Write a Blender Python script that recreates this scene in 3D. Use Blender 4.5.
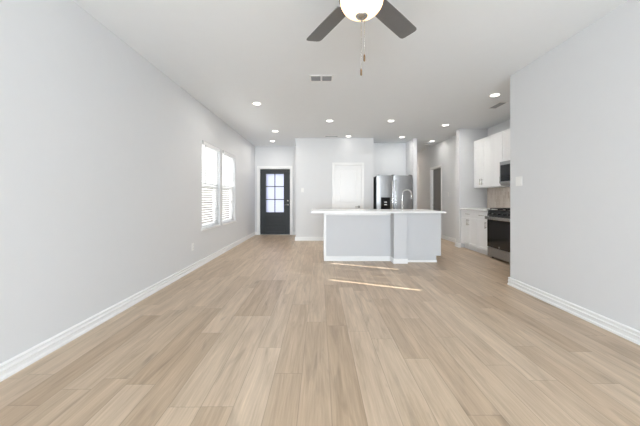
import bpy, bmesh, math, random
from mathutils import Vector, Matrix
random.seed(4)
PI = math.pi
scene = bpy.context.scene
for o in list(bpy.data.objects):
    bpy.data.objects.remove(o)
COL = scene.collection

# ------------------------------------------------------------------ camera
cam_d = bpy.data.cameras.new('camera')
cam = bpy.data.objects.new('camera', cam_d)
COL.objects.link(cam)
cam.location = (0, 0, 1.14)
cam.rotation_euler = (PI / 2, 0, 0)
cam_d.sensor_width = 36
cam_d.lens = 290 / 640 * 36
cam_d.shift_x = 0.5 / 640
cam_d.shift_y = -15 / 640
cam_d.clip_start = 0.02
scene.camera = cam

# ------------------------------------------------------------------ light
scene.view_settings.view_transform = 'Standard'
scene.view_settings.look = 'None'
scene.view_settings.gamma = 1
scene.view_settings.use_curve_mapping = False
scene.view_settings.exposure = 0.10

world = bpy.data.worlds.new('sky')
scene.world = world
world.use_nodes = True
bg = world.node_tree.nodes['Background']
bg.inputs[0].default_value = (0.86, 0.93, 1.0, 1)
bg.inputs[1].default_value = 1.15

SUN_DIR = Vector((1, -0.42, -0.62)).normalized()
sd = bpy.data.lights.new('sun', 'SUN')
sd.energy = 16
sd.angle = math.radians(0.5)
sd.color = (1, 0.965, 0.91)
sun = bpy.data.objects.new('sun', sd)
COL.objects.link(sun)
sun.rotation_euler = SUN_DIR.to_track_quat('-Z', 'Y').to_euler()


def area(name, loc, direction, sx, sy, power, color=(1, 1, 1)):
    d = bpy.data.lights.new(name, 'AREA')
    d.shape = 'RECTANGLE'
    d.size, d.size_y = sx, sy
    d.energy = power
    d.color = color
    o = bpy.data.objects.new(name, d)
    COL.objects.link(o)
    o.location = loc
    o.rotation_euler = Vector(direction).to_track_quat('-Z', 'Y').to_euler()
    return o


# area lamps for daylight at the added back window, left windows and front door
area('back_daylight_fill', (0.25, -4.75, 1.35), (0, 1, 0.0), 3.9, 2.4, 300, (0.86, 0.93, 1.0))  # added lamp outside the made-up back window, lights the room from behind
area('ceiling_fill', (0.25, -4.9, 0.5), (0, 1, 0.5), 3.9, 1.0, 250, (0.80, 0.90, 1.0))  # extra lamp tilted upward, added to brighten the ceiling
area('daylight_left', (-3.3, 5.93, 3.9), (1, 0, -1.0), 2.6, 1.6, 300, (0.95, 0.98, 1.0))
area('daylight_entry', (-1.38, 9.6, 1.3), (0, -1, 0), 0.9, 1.6, 2.5, (0.93, 0.96, 1.0))


# ------------------------------------------------------------------ materials
def s2l(c):
    return tuple((v / 255 / 12.92) if v / 255 <= 0.04045 else ((v / 255 + 0.055) / 1.055) ** 2.4 for v in c) + (1,)


def newmat(name):
    m = bpy.data.materials.new(name)
    m.use_nodes = True
    return m, m.node_tree, m.node_tree.nodes['Principled BSDF']


def mat(name, rgb, rough=0.5, metal=0.0, bump=0.0, bscale=200, var=0.0, vscale=8, spec=None, stretch=None):
    m, nt, p = newmat(name)
    base = s2l(rgb)
    p.inputs['Base Color'].default_value = base
    p.inputs['Roughness'].default_value = rough
    p.inputs['Metallic'].default_value = metal
    if spec is not None:
        p.inputs['Specular IOR Level'].default_value = spec
    tc = nt.nodes.new('ShaderNodeTexCoord')
    mp = nt.nodes.new('ShaderNodeMapping')
    nt.links.new(tc.outputs['Object'], mp.inputs['Vector'])
    if stretch:
        mp.inputs['Scale'].default_value = stretch
    n = nt.nodes.new('ShaderNodeTexNoise')
    n.inputs['Scale'].default_value = vscale
    n.inputs['Detail'].default_value = 4
    nt.links.new(mp.outputs[0], n.inputs['Vector'])
    r = nt.nodes.new('ShaderNodeMix')
    r.data_type = 'RGBA'
    nt.links.new(n.outputs['Fac'], r.inputs['Factor'])
    k = max(var, 0.01)
    r.inputs[6].default_value = tuple(v * (1 - k) for v in base[:3]) + (1,)
    r.inputs[7].default_value = tuple(min(1, v * (1 + k)) for v in base[:3]) + (1,)
    nt.links.new(r.outputs[2], p.inputs['Base Color'])
    if bump > 0:
        n2 = nt.nodes.new('ShaderNodeTexNoise')
        n2.inputs['Scale'].default_value = bscale
        n2.inputs['Detail'].default_value = 3
        nt.links.new(mp.outputs[0], n2.inputs['Vector'])
        b = nt.nodes.new('ShaderNodeBump')
        b.inputs['Strength'].default_value = bump
        b.inputs['Distance'].default_value = 0.002
        nt.links.new(n2.outputs['Fac'], b.inputs['Height'])
        nt.links.new(b.outputs[0], p.inputs['Normal'])
    return m


def emit(name, rgb, strength):
    m, nt, p = newmat(name)
    p.inputs['Base Color'].default_value = rgb + (1,)
    p.inputs['Emission Color'].default_value = rgb + (1,)
    p.inputs['Emission Strength'].default_value = strength
    return m


M = {}
M['wall'] = mat('light grey wall paint', (224, 225, 226), 0.85, bump=0.25, bscale=220, spec=0.2)
M['ceiling'] = mat('white ceiling paint', (240, 243, 245), 0.9, bump=0.3, bscale=160, spec=0.15)
M['trim'] = mat('white gloss trim', (243, 243, 242), 0.35)
M['island'] = mat('island paint', (206, 207, 209), 0.6, bump=0.1)
M['cab'] = mat('white cabinet lacquer', (244, 245, 246), 0.4)
M['quartz'] = mat('white quartz', (243, 243, 242), 0.22, var=0.01, vscale=14)
M['steel'] = mat('brushed stainless steel', (156, 156, 156), 0.36, 1.0, var=0.12, vscale=6, stretch=(40, 40, 0.6))
M['steel2'] = mat('brushed steel range', (165, 166, 168), 0.42, 1.0, var=0.1, vscale=6, stretch=(1, 0.6, 50))
M['nickel'] = mat('satin nickel', (190, 188, 184), 0.25, 1.0)
M['chrome'] = mat('chrome', (225, 225, 225), 0.12, 1.0)
M['blackglass'] = mat('black glass', (16, 16, 18), 0.08)
M['black'] = mat('black enamel', (22, 22, 23), 0.35)
M['iron'] = mat('cast iron', (26, 26, 27), 0.6, bump=0.2)
M['darkside'] = mat('dark grey appliance side', (58, 60, 62), 0.5)
M['frontdoor'] = mat('near black door paint', (38, 42, 44), 0.5, bump=0.1)
M['halldoor'] = mat('plain grey hall door', (128, 127, 125), 0.5)  # same grey over the whole hall door slab
M['blade'] = mat('grey weathered fan blade', (108, 107, 107), 0.38, var=0.12, vscale=9, stretch=(1, 1, 1))
M['bronze'] = mat('aged bronze', (120, 96, 72), 0.4, 0.6)
M['vent'] = mat('vent dark interior', (80, 81, 82), 0.8)
M['vinyl'] = mat('white vinyl', (238, 239, 240), 0.4)
M['plastic'] = mat('white plastic', (240, 240, 238), 0.35)
M['slot'] = mat('outlet slot', (60, 60, 60), 0.6)
M['cord'] = mat('grey cord', (190, 192, 194), 0.6)
M['wand'] = mat('clear grey wand', (170, 173, 176), 0.3)
M['darkwand'] = mat('grey louvre', (150, 151, 152), 0.6)
M['grass'] = mat('ground outside', (112, 116, 92), 0.9, var=0.1)
M['display'] = mat('white dispenser keys', (225, 228, 230), 0.4)
M['lens'] = emit('downlight lens', (1.0, 0.95, 0.87), 5)
M['bowl'] = emit('glowing glass bowl', (1.0, 0.68, 0.38), 2.2)


def glass_mat():
    m, nt, p = newmat('window glass')
    out = nt.nodes['Material Output']
    tr = nt.nodes.new('ShaderNodeBsdfTransparent')
    gl = nt.nodes.new('ShaderNodeBsdfGlossy')
    gl.inputs['Roughness'].default_value = 0.02
    lw = nt.nodes.new('ShaderNodeLayerWeight')
    lw.inputs['Blend'].default_value = 0.5
    pw = nt.nodes.new('ShaderNodeMath')
    pw.operation = 'POWER'
    pw.inputs[1].default_value = 5
    nt.links.new(lw.outputs['Facing'], pw.inputs[0])
    fr = nt.nodes.new('ShaderNodeMath')
    fr.operation = 'MULTIPLY_ADD'
    fr.inputs[1].default_value = 0.5
    fr.inputs[2].default_value = 0.03
    nt.links.new(pw.outputs[0], fr.inputs[0])
    mx = nt.nodes.new('ShaderNodeMixShader')
    nt.links.new(fr.outputs[0], mx.inputs[0])
    nt.links.new(tr.outputs[0], mx.inputs[1])
    nt.links.new(gl.outputs[0], mx.inputs[2])
    nt.links.new(mx.outputs[0], out.inputs['Surface'])
    return m


def translucent_mat(name, rgb, fac, rough=0.5, transp=0.0, bump=False):
    m, nt, p = newmat(name)
    out = nt.nodes['Material Output']
    p.inputs['Base Color'].default_value = s2l(rgb)
    p.inputs['Roughness'].default_value = rough
    t = nt.nodes.new('ShaderNodeBsdfTranslucent')
    t.inputs['Color'].default_value = s2l(rgb)
    mx = nt.nodes.new('ShaderNodeMixShader')
    mx.inputs[0].default_value = fac
    nt.links.new(p.outputs[0], mx.inputs[1])
    nt.links.new(t.outputs[0], mx.inputs[2])
    last = mx
    if transp:
        tt = nt.nodes.new('ShaderNodeBsdfTransparent')
        m2 = nt.nodes.new('ShaderNodeMixShader')
        m2.inputs[0].default_value = transp
        nt.links.new(mx.outputs[0], m2.inputs[1])
        nt.links.new(tt.outputs[0], m2.inputs[2])
        last = m2
    if bump:
        n = nt.nodes.new('ShaderNodeTexVoronoi')
        n.inputs['Scale'].default_value = 60
        b = nt.nodes.new('ShaderNodeBump')
        b.inputs['Strength'].default_value = 0.6
        b.inputs['Distance'].default_value = 0.004
        tc = nt.nodes.new('ShaderNodeTexCoord')
        nt.links.new(tc.outputs['Object'], n.inputs['Vector'])
        nt.links.new(n.outputs['Distance'], b.inputs['Height'])
        nt.links.new(b.outputs[0], t.inputs['Normal'])
        nt.links.new(b.outputs[0], p.inputs['Normal'])
    nt.links.new(last.outputs[0], out.inputs['Surface'])
    return m


M['glass'] = glass_mat()
M['slat'] = translucent_mat('white blind slat', (232, 233, 234), 0.12)
M['frost'] = translucent_mat('frosted door glass', (212, 217, 235), 0.75, 0.15, 0.0, bump=True)


def floor_mat():
    m, nt, p = newmat('oak plank floor')
    L = nt.links
    N = nt.nodes

    def math_(op, a, b=None, c=None):
        n = N.new('ShaderNodeMath')
        n.operation = op
        for i, v in enumerate((a, b, c)):
            if v is None:
                continue
            if isinstance(v, (int, float)):
                n.inputs[i].default_value = v
            else:
                L.new(v, n.inputs[i])
        return n.outputs[0]

    tc = N.new('ShaderNodeTexCoord')
    sp = N.new('ShaderNodeSeparateXYZ')
    L.new(tc.outputs['Object'], sp.inputs[0])
    X, Y = sp.outputs[0], sp.outputs[1]
    W, LEN = 0.178, 1.22
    xs = math_('DIVIDE', math_('ADD', X, 20.05), W)
    row = math_('FLOOR', xs)
    fx = math_('FRACT', xs)
    wn = N.new('ShaderNodeTexWhiteNoise')
    wn.noise_dimensions = '1D'
    L.new(row, wn.inputs['W'])
    ys = math_('ADD', math_('DIVIDE', Y, LEN), math_('MULTIPLY', wn.outputs['Value'], 7.0))
    pl = math_('FLOOR', ys)
    fy = math_('FRACT', ys)
    cb = N.new('ShaderNodeCombineXYZ')
    L.new(row, cb.inputs[0])
    L.new(pl, cb.inputs[1])
    wn2 = N.new('ShaderNodeTexWhiteNoise')
    wn2.noise_dimensions = '3D'
    L.new(cb.outputs[0], wn2.inputs['Vector'])
    rnd = wn2.outputs['Value']
    rc = wn2.outputs['Color']
    # grain, shifted per plank
    cg = N.new('ShaderNodeCombineXYZ')
    L.new(math_('ADD', math_('MULTIPLY', X, 16), math_('MULTIPLY', rnd, 50)), cg.inputs[0])
    L.new(math_('ADD', math_('MULTIPLY', Y, 1.3), math_('MULTIPLY', rnd, 37)), cg.inputs[1])
    g1 = N.new('ShaderNodeTexNoise')
    g1.inputs['Scale'].default_value = 1.0
    g1.inputs['Detail'].default_value = 6
    g1.inputs['Roughness'].default_value = 0.62
    g1.inputs['Distortion'].default_value = 0.6
    L.new(cg.outputs[0], g1.inputs['Vector'])
    cg2 = N.new('ShaderNodeCombineXYZ')
    L.new(math_('ADD', math_('MULTIPLY', X, 110), math_('MULTIPLY', rnd, 91)), cg2.inputs[0])
    L.new(math_('MULTIPLY', Y, 3.5), cg2.inputs[1])
    g2 = N.new('ShaderNodeTexNoise')
    g2.inputs['Scale'].default_value = 1.0
    g2.inputs['Detail'].default_value = 4
    L.new(cg2.outputs[0], g2.inputs['Vector'])
    # colour of the plank
    rp = N.new('ShaderNodeValToRGB')
    e = rp.color_ramp.elements
    e[0].position = 0.0
    e[0].color = s2l((190, 167, 141))
    e[1].position = 1.0
    e[1].color = s2l((212, 192, 168))
    for pos, c in ((0.3, (199, 177, 152)), (0.5, (203, 182, 157)), (0.75, (207, 186, 162))):
        k = e.new(pos)
        k.color = s2l(c)
    L.new(rnd, rp.inputs[0])
    gr = N.new('ShaderNodeValToRGB')
    ge = gr.color_ramp.elements
    ge[0].position = 0.28
    ge[0].color = (0.68, 0.65, 0.61, 1)
    ge[1].position = 0.72
    ge[1].color = (1.12, 1.12, 1.12, 1)
    L.new(g1.outputs['Fac'], gr.inputs[0])
    mx = N.new('ShaderNodeMix')
    mx.data_type = 'RGBA'
    mx.blend_type = 'MULTIPLY'
    mx.inputs['Factor'].default_value = 0.85
    L.new(rp.outputs[0], mx.inputs[6])
    L.new(gr.outputs[0], mx.inputs[7])
    gr2 = N.new('ShaderNodeValToRGB')
    ge = gr2.color_ramp.elements
    ge[0].position = 0.3
    ge[0].color = (0.88, 0.87, 0.86, 1)
    ge[1].position = 0.7
    ge[1].color = (1.05, 1.05, 1.05, 1)
    L.new(g2.outputs['Fac'], gr2.inputs[0])
    mx2 = N.new('ShaderNodeMix')
    mx2.data_type = 'RGBA'
    mx2.blend_type = 'MULTIPLY'
    mx2.inputs['Factor'].default_value = 1
    L.new(mx.outputs[2], mx2.inputs[6])
    L.new(gr2.outputs[0], mx2.inputs[7])
    # sparse darker knots and cathedral streaks
    cg3 = N.new('ShaderNodeCombineXYZ')
    L.new(math_('ADD', math_('MULTIPLY', X, 9), math_('MULTIPLY', rnd, 23)), cg3.inputs[0])
    L.new(math_('ADD', math_('MULTIPLY', Y, 1.6), math_('MULTIPLY', rnd, 61)), cg3.inputs[1])
    g3 = N.new('ShaderNodeTexNoise')
    g3.inputs['Scale'].default_value = 1.0
    g3.inputs['Detail'].default_value = 2
    g3.inputs['Distortion'].default_value = 1.2
    L.new(cg3.outputs[0], g3.inputs['Vector'])
    kr = N.new('ShaderNodeMapRange')
    kr.inputs['From Min'].default_value = 0.60
    kr.inputs['From Max'].default_value = 0.78
    kr.inputs['To Min'].default_value = 1.0
    kr.inputs['To Max'].default_value = 0.72
    L.new(g3.outputs['Fac'], kr.inputs['Value'])
    mk = N.new('ShaderNodeMix')
    mk.data_type = 'RGBA'
    mk.blend_type = 'MULTIPLY'
    mk.inputs['Factor'].default_value = 1
    L.new(mx2.outputs[2], mk.inputs[6])
    L.new(kr.outputs[0], mk.inputs[7])
    mx2 = mk
    # joints
    ex = math_('MULTIPLY', math_('MINIMUM', fx, math_('SUBTRACT', 1.0, fx)), W)
    ey = math_('MULTIPLY', math_('MINIMUM', fy, math_('SUBTRACT', 1.0, fy)), LEN)
    ed = math_('MINIMUM', ex, ey)
    jt = N.new('ShaderNodeMapRange')
    jt.inputs['From Min'].default_value = 0.0006
    jt.inputs['From Max'].default_value = 0.0022
    jt.inputs['To Min'].default_value = 0.62
    jt.inputs['To Max'].default_value = 1.0
    L.new(ed, jt.inputs['Value'])
    mx3 = N.new('ShaderNodeMix')
    mx3.data_type = 'RGBA'
    mx3.blend_type = 'MULTIPLY'
    mx3.inputs['Factor'].default_value = 1
    L.new(mx2.outputs[2], mx3.inputs[6])
    L.new(jt.outputs[0], mx3.inputs[7])
    L.new(mx3.outputs[2], p.inputs['Base Color'])
    p.inputs['Roughness'].default_value = 0.36
    b = N.new('ShaderNodeBump')
    b.inputs['Strength'].default_value = 0.15
    b.inputs['Distance'].default_value = 0.001
    L.new(g2.outputs['Fac'], b.inputs['Height'])
    L.new(b.outputs[0], p.inputs['Normal'])
    return m


def tile_mat():
    m, nt, p = newmat('beige mosaic tile')
    L, N = nt.links, nt.nodes
    tc = N.new('ShaderNodeTexCoord')
    sp = N.new('ShaderNodeSeparateXYZ')
    L.new(tc.outputs['Object'], sp.inputs[0])
    cb = N.new('ShaderNodeCombineXYZ')
    L.new(sp.outputs[2], cb.inputs[0])
    L.new(sp.outputs[1], cb.inputs[1])
    br = N.new('ShaderNodeTexBrick')
    br.inputs['Scale'].default_value = 1
    br.inputs['Brick Width'].default_value = 0.15
    br.inputs['Row Height'].default_value = 0.05
    br.inputs['Mortar Size'].default_value = 0.003
    br.inputs['Color1'].default_value = s2l((214, 204, 193))
    br.inputs['Color2'].default_value = s2l((192, 178, 164))
    br.inputs['Mortar'].default_value = s2l((222, 214, 204))
    L.new(cb.outputs[0], br.inputs['Vector'])
    L.new(br.outputs['Color'], p.inputs['Base Color'])
    p.inputs['Roughness'].default_value = 0.25
    return m


M['floor'] = floor_mat()
M['tile'] = tile_mat()


# ------------------------------------------------------------------ mesh helpers
class MB:
    def __init__(self):
        self.bm = bmesh.new()

    def box(self, x0, x1, y0, y1, z0, z1):
        bm = self.bm
        v = [bm.verts.new((x, y, z)) for z in (z0, z1) for y in (y0, y1) for x in (x0, x1)]
        for f in ((0, 2, 3, 1), (4, 5, 7, 6), (0, 1, 5, 4), (2, 6, 7, 3), (0, 4, 6, 2), (1, 3, 7, 5)):
            bm.faces.new([v[i] for i in f])
        return self

    def prism(self, pts, fn, a, b):
        """pts: 2-D outline; fn(u, v, t) -> 3-D point; extruded from t=a to t=b"""
        bm = self.bm
        A = [bm.verts.new(fn(u, v, a)) for u, v in pts]
        B = [bm.verts.new(fn(u, v, b)) for u, v in pts]
        n = len(pts)
        bm.faces.new(A[::-1])
        bm.faces.new(B)
        for i in range(n):
            bm.faces.new((A[i], A[(i + 1) % n], B[(i + 1) % n], B[i]))
        return self

    def lathe(self, prof, c=(0, 0, 0), seg=32, axis='Z', smooth=True):
        bm = self.bm
        rings = []
        for r, h in prof:
            ring = []
            for i in range(seg):
                a = 2 * PI * i / seg
                if axis == 'Z':
                    p = (c[0] + r * math.cos(a), c[1] + r * math.sin(a), c[2] + h)
                elif axis == 'X':
                    p = (c[0] + h, c[1] + r * math.cos(a), c[2] + r * math.sin(a))
                else:
                    p = (c[0] + r * math.cos(a), c[1] + h, c[2] + r * math.sin(a))
                ring.append(bm.verts.new(p))
            rings.append(ring)
        for a, b in zip(rings, rings[1:]):
            for i in range(seg):
                f = bm.faces.new((a[i], a[(i + 1) % seg], b[(i + 1) % seg], b[i]))
                f.smooth = smooth
        bm.faces.new(rings[0][::-1])
        bm.faces.new(rings[-1])
        return self

    def tube(self, pts, r, seg=12):
        bm = self.bm
        pts = [Vector(p) for p in pts]
        rad = r if isinstance(r, (list, tuple)) else [r] * len(pts)
        rings = []
        up = None
        for i, p in enumerate(pts):
            t = (pts[min(i + 1, len(pts) - 1)] - pts[max(i - 1, 0)]).normalized()
            if up is None:
                up = Vector((0, 0, 1)) if abs(t.z) < 0.9 else Vector((0, 1, 0))
            n = t.cross(up).normalized()
            up = n.cross(t).normalized()
            rings.append([bm.verts.new(p + rad[i] * (math.cos(2 * PI * k / seg) * n + math.sin(2 * PI * k / seg) * up))
                          for k in range(seg)])
        for a, b in zip(rings, rings[1:]):
            for k in range(seg):
                f = bm.faces.new((a[k], a[(k + 1) % seg], b[(k + 1) % seg], b[k]))
                f.smooth = True
        bm.faces.new(rings[0][::-1])
        bm.faces.new(rings[-1])
        return self

    def build(self, name, m, parent=None, bevel=0.0, seg=2, loc=None):
        bm = self.bm
        bmesh.ops.recalc_face_normals(bm, faces=bm.faces)
        if loc is not None:       # mesh is in world coords: move its origin to loc
            bmesh.ops.translate(bm, verts=bm.verts, vec=-Vector(loc))
        me = bpy.data.meshes.new(name)
        bm.to_mesh(me)
        bm.free()
        o = bpy.data.objects.new(name, me)
        COL.objects.link(o)
        me.materials.append(M[m] if isinstance(m, str) else m)
        if parent is not None:
            o.parent = parent
            if loc is None:
                # built in world coordinates: undo the parent's location
                o.location = -Vector(parent_world(parent))
            else:
                o.location = Vector(loc) - Vector(parent_world(parent))
        elif loc is not None:
            o.location = loc
        if bevel:
            b = o.modifiers.new('bevel', 'BEVEL')
            b.width = bevel
            b.segments = seg
            b.limit_method = 'ANGLE'
            b.angle_limit = math.radians(40)
        return o


def parent_world(o):
    v = Vector(o.location)
    while o.parent:
        o = o.parent
        v += Vector(o.location)
    return v


def tag(o, label=None, cat=None, group=None, kind=None):
    if label:
        o['label'] = label
    if cat:
        o['category'] = cat
    if group:
        o['group'] = group
    if kind:
        o['kind'] = kind
    return o


def thing(name, loc, label, cat, group=None, kind=None):
    o = bpy.data.objects.new(name, None)
    COL.objects.link(o)
    o.location = loc
    o.empty_display_size = 0.1
    return tag(o, label, cat, group, kind)


def children(o):
    return [c for c in bpy.data.objects if c.parent == o]


def copy_tree(o, parent=None):
    c = o.copy()
    COL.objects.link(c)
    if parent is not None:
        c.parent = parent
    for ch in children(o):
        copy_tree(ch, c)
    return c


def struct(mb, name, m, label, cat, bevel=0):
    o = mb.build(name, m, bevel=bevel)
    return tag(o, label, cat, kind='structure')


# ------------------------------------------------------------------ the shell
H = 2.74
XL, XR = -2.0, 2.5
YB, YE = -4.4, 8.98
T = 0.14
W1 = (4.93, 5.84)
W2 = (5.98, 6.89)
WZ = (0.60, 2.13)

struct(MB().box(-30, 20, -20, 60, -0.35, -0.30), 'ground', 'grass', 'pale ground outside the house', 'ground')
struct(MB().box(-2.14, 4.15, -4.54, 13.0, -0.08, 0.0), 'floor', 'floor',
       'light oak plank floor running towards the front door', 'floor')
struct(MB().box(-2.3, 4.15, -4.7, 13.0, H, H + 0.12), 'ceiling', 'ceiling', 'smooth white ceiling over the whole room', 'ceiling')

w = MB()
w.box(XL - T, XL, YB, W1[0], 0, H).box(XL - T, XL, W1[0], W2[1], 0, WZ[0]).box(XL - T, XL, W1[0], W2[1], WZ[1], H)
w.box(XL - T, XL, W1[1], W2[0], WZ[0], WZ[1]).box(XL - T, XL, W2[1], YE, 0, H)
struct(w, 'wall_left', 'wall', 'long light grey wall on the left with the two windows', 'wall')
struct(MB().box(XR, XR + 0.12, YB, 3.8, 0, H), 'wall_right', 'wall',
       'light grey wall on the right that stops before the kitchen', 'wall')
struct(MB().box(XR + 0.12, 3.87, 3.68, 3.8, 0, H), 'wall_kitchen_near', 'wall', 'short wall hidden behind the right wall end', 'wall')
struct(MB().box(3.87, 4.0, 3.68, 6.84, 0, H), 'wall_kitchen', 'wall', 'kitchen wall behind the range and cabinets', 'wall')
struct(MB().box(3.22, 3.87, 6.68, 6.84, 0, H), 'wall_kitchen_end', 'wall',
       'short grey wall at the far end of the kitchen cabinets', 'wall', 0.004)
# entry wall with the front door opening
DX = (-1.845, -0.915)
w = MB()
w.box(XL - T, DX[0] - 0.02, YE, YE + T, 0, H).box(DX[1] + 0.02, -0.52, YE, YE + T, 0, H)
w.box(DX[0] - 0.02, DX[1] + 0.02, YE, YE + T, 2.06, H)
struct(w, 'wall_entry', 'wall', 'far grey wall around the black front door', 'wall')
struct(MB().box(-0.64, -0.52, 7.90, YE, 0, H), 'wall_entry_side', 'wall', 'side wall of the entry beside the front door', 'wall')
# pantry wall
PX = (0.40, 1.13)
w = MB()
w.box(-0.64, PX[0], 7.76, 7.90, 0, H).box(PX[1], 1.445, 7.76, 7.90, 0, H).box(PX[0], PX[1], 7.76, 7.90, 2.03, H)
struct(w, 'wall_pantry', 'wall', 'grey wall behind the island with the white pantry door', 'wall')
struct(MB().box(1.325, 1.445, 7.90, 8.44, 0, H), 'wall_alcove_left', 'wall', 'left side of the refrigerator alcove', 'wall')
struct(MB().box(1.325, 2.51, 8.44, 8.56, 0, H), 'wall_alcove_back', 'wall', 'back of the refrigerator alcove', 'wall')
struct(MB().box(2.51, 2.61, 7.76, 12.6, 0, H), 'wall_hall_left', 'wall',
       'narrow wall end between the refrigerator and the hallway', 'wall')
HY = (8.26, 9.02)
HX = 3.47
w = MB()
w.box(HX, HX + 0.12, 6.84, HY[0], 0, H).box(HX, HX + 0.12, HY[1], 12.6, 0, H).box(HX, HX + 0.12, HY[0], HY[1], 2.03, H)
struct(w, 'wall_hall_right', 'wall', 'hallway wall receding past the kitchen with a grey door', 'wall')
struct(MB().box(2.51, HX + 0.12, 12.6, 12.72, 0, H), 'wall_hall_end', 'wall', 'wall closing the far end of the hallway', 'wall')
# wall behind the camera with an added wide opening to let light in
BX = (-1.6, 2.1)
w = MB()
w.box(XL - T, BX[0], YB - T, YB, 0, H).box(BX[1], XR + 0.12, YB - T, YB, 0, H).box(BX[0], BX[1], YB - T, YB, 2.45, H)
w.box(BX[0], BX[1], YB - T, YB, 0, 0.15)
struct(w, 'wall_back', 'wall', 'wall behind the viewer with an added wide window', 'wall')

# added outside the left windows so the blind gaps turn grey
M['siding'] = mat('grey siding', (128, 130, 132), 0.8)
M['shingle'] = mat('roof shingles', (90, 88, 86), 0.9)
M['board'] = mat('weathered fence board', (128, 120, 110), 0.85, var=0.15, vscale=3, stretch=(1, 8, 0.5))
t = thing('added_fence', (-4.3, 8, -0.3), 'added grey weathered board fence outside, darkening the blind gaps', 'fence')
for i in range(0, 8):
    y = 0.5 + i * 2.4
    MB().box(-4.42, -4.33, y - 0.045, y + 0.045, -0.3, 1.62).build('post', 'board', t)
m = MB()
y = 0.5
while y < 17.3:
    m.box(-4.30, -4.28, y, y + 0.138, -0.26, 1.66 + random.uniform(-0.004, 0.004))
    y += 0.142
m.build('boards', 'board', t)
m = MB()
for z in (0.0, 0.7, 1.4):
    m.box(-4.33, -4.30, 0.5, 17.4, z, z + 0.09)
m.build('rail', 'board', t)
t = thing('added_house', (-11, 18, -0.3), 'added grey house outside, darkening the blind gaps', 'house')  # added backdrop, keeps bright sky out of the blind gaps
MB().box(-14, -8.2, 5, 32, -0.3, 2.9).build('walls', 'siding', t)
MB().prism([(-14.3, 2.9), (-7.8, 2.9), (-7.8, 3.05), (-11, 4.3), (-14.3, 3.05)], lambda u, v, tt: Vector((u, tt, v)), 4.6, 32.4).build('roof', 'shingle', t)

# ------------------------------------------------------------------ baseboards
PROF = [(0, 0), (0.024, 0), (0.024, 0.012), (0.022, 0.019), (0.012, 0.024), (0.012, 0.046), (0.020, 0.052), (0.020, 0.060),
        (0.009, 0.066), (0.009, 0.081), (0.016, 0.087), (0.016, 0.093), (0.008, 0.100), (0, 0.102)]


def baseboard(mb, p0, p1, n, hs=1.0):
    p0, p1, n = Vector((*p0, 0)), Vector((*p1, 0)), Vector((*n, 0))
    d = (p1 - p0)
    ln = d.length
    d.normalize()
    mb.prism(PROF, lambda u, v, t: p0 + d * t + n * u + Vector((0, 0, v * hs)), 0, ln)
    return mb


def base_struct(name, runs, label):
    mb = MB()
    for r in runs:
        baseboard(mb, *r)
    return struct(mb, name, 'trim', label, 'baseboard')


base_struct('baseboard_left', [((XL, YB), (XL, YE), (1, 0))], 'white moulded baseboard along the left wall')
base_struct('baseboard_right', [((XR, YB), (XR, 3.824), (-1, 0)), ((XR, 3.8), (XR + 0.4, 3.8), (0, 1))],
            'white moulded baseboard along the right wall')
base_struct('baseboard_entry', [((XL, YE), (DX[0] - 0.07, YE), (0, -1)), ((DX[1] + 0.07, YE), (-0.64, YE), (0, -1))],
            'white baseboard either side of the front door')
base_struct('baseboard_pantry', [((-0.66, 7.76), (PX[0] - 0.07, 7.76), (0, -1)), ((PX[1] + 0.07, 7.76), (1.445, 7.76), (0, -1))],
            'white baseboard on the wall behind the island')
base_struct('baseboard_hall_left', [((2.49, 7.76), (2.63, 7.76), (0, -1)), ((2.61, 7.76), (2.61, 12.6), (1, 0))],
            'white baseboard at the wall end beside the refrigerator')
base_struct('baseboard_hall_right', [((HX, 6.86), (HX, HY[0] - 0.07), (-1, 0)), ((HX, HY[1] + 0.07), (HX, 12.6), (-1, 0))],
            'white baseboard along the hallway wall')
base_struct('baseboard_kitchen_end', [((3.22, 6.656), (3.22, 6.864), (-1, 0)), ((3.196, 6.68), (3.25, 6.68), (0, -1))],
            'white baseboard wrapping the kitchen wall end')


# ------------------------------------------------------------------ windows on the left
def window_left(n, y0, y1, label):
    t = thing('window_%d' % n, (XL - 0.1, (y0 + y1) / 2, WZ[0]), label, 'window', kind='structure')
    xo, xi = XL - 0.13, XL - 0.085
    z0, z1 = WZ
    f = MB()
    b = 0.035
    f.box(xo, xi, y0, y0 + b, z0, z1).box(xo, xi, y1 - b, y1, z0, z1).box(xo, xi, y0 + b, y1 - b, z1 - b, z1)
    f.box(xo, xi, y0 + b, y1 - b, z0, z0 + b)
    f.build('window_frame', 'vinyl', t, 0.003)
    zm = (z0 + z1) / 2
    ls = MB()
    c = 0.045
    ls.box(xo + 0.01, xi - 0.005, y0 + b, y0 + b + c, z0 + b, zm).box(xo + 0.01, xi - 0.005, y1 - b - c, y1 - b, z0 + b, zm)
    ls.box(xo + 0.01, xi - 0.005, y0 + b + c, y1 - b - c, z0 + b, z0 + b + c)
    ls.box(xo + 0.005, xi + 0.004, y0 + b, y1 - b, zm - 0.02, zm + 0.02)
    ls.build('lower_sash', 'vinyl', t, 0.003)
    MB().box(xo + 0.018, xo + 0.022, y0 + b, y1 - b, z0 + b, z1 - b).build('pane', 'glass', t)
    MB().box(XL - 0.085, XL + 0.018, y0 - (0.03 if n == 1 else 0.0), y1 + (0.0 if n == 1 else 0.03),
             z0 - 0.022, z0 + 0.004).build('sill', 'trim', t, 0.004)
    return t


window_left(1, *W1, 'nearer white window on the left wall behind a blind')
window_left(2, *W2, 'farther white window on the left wall behind a blind')


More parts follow.
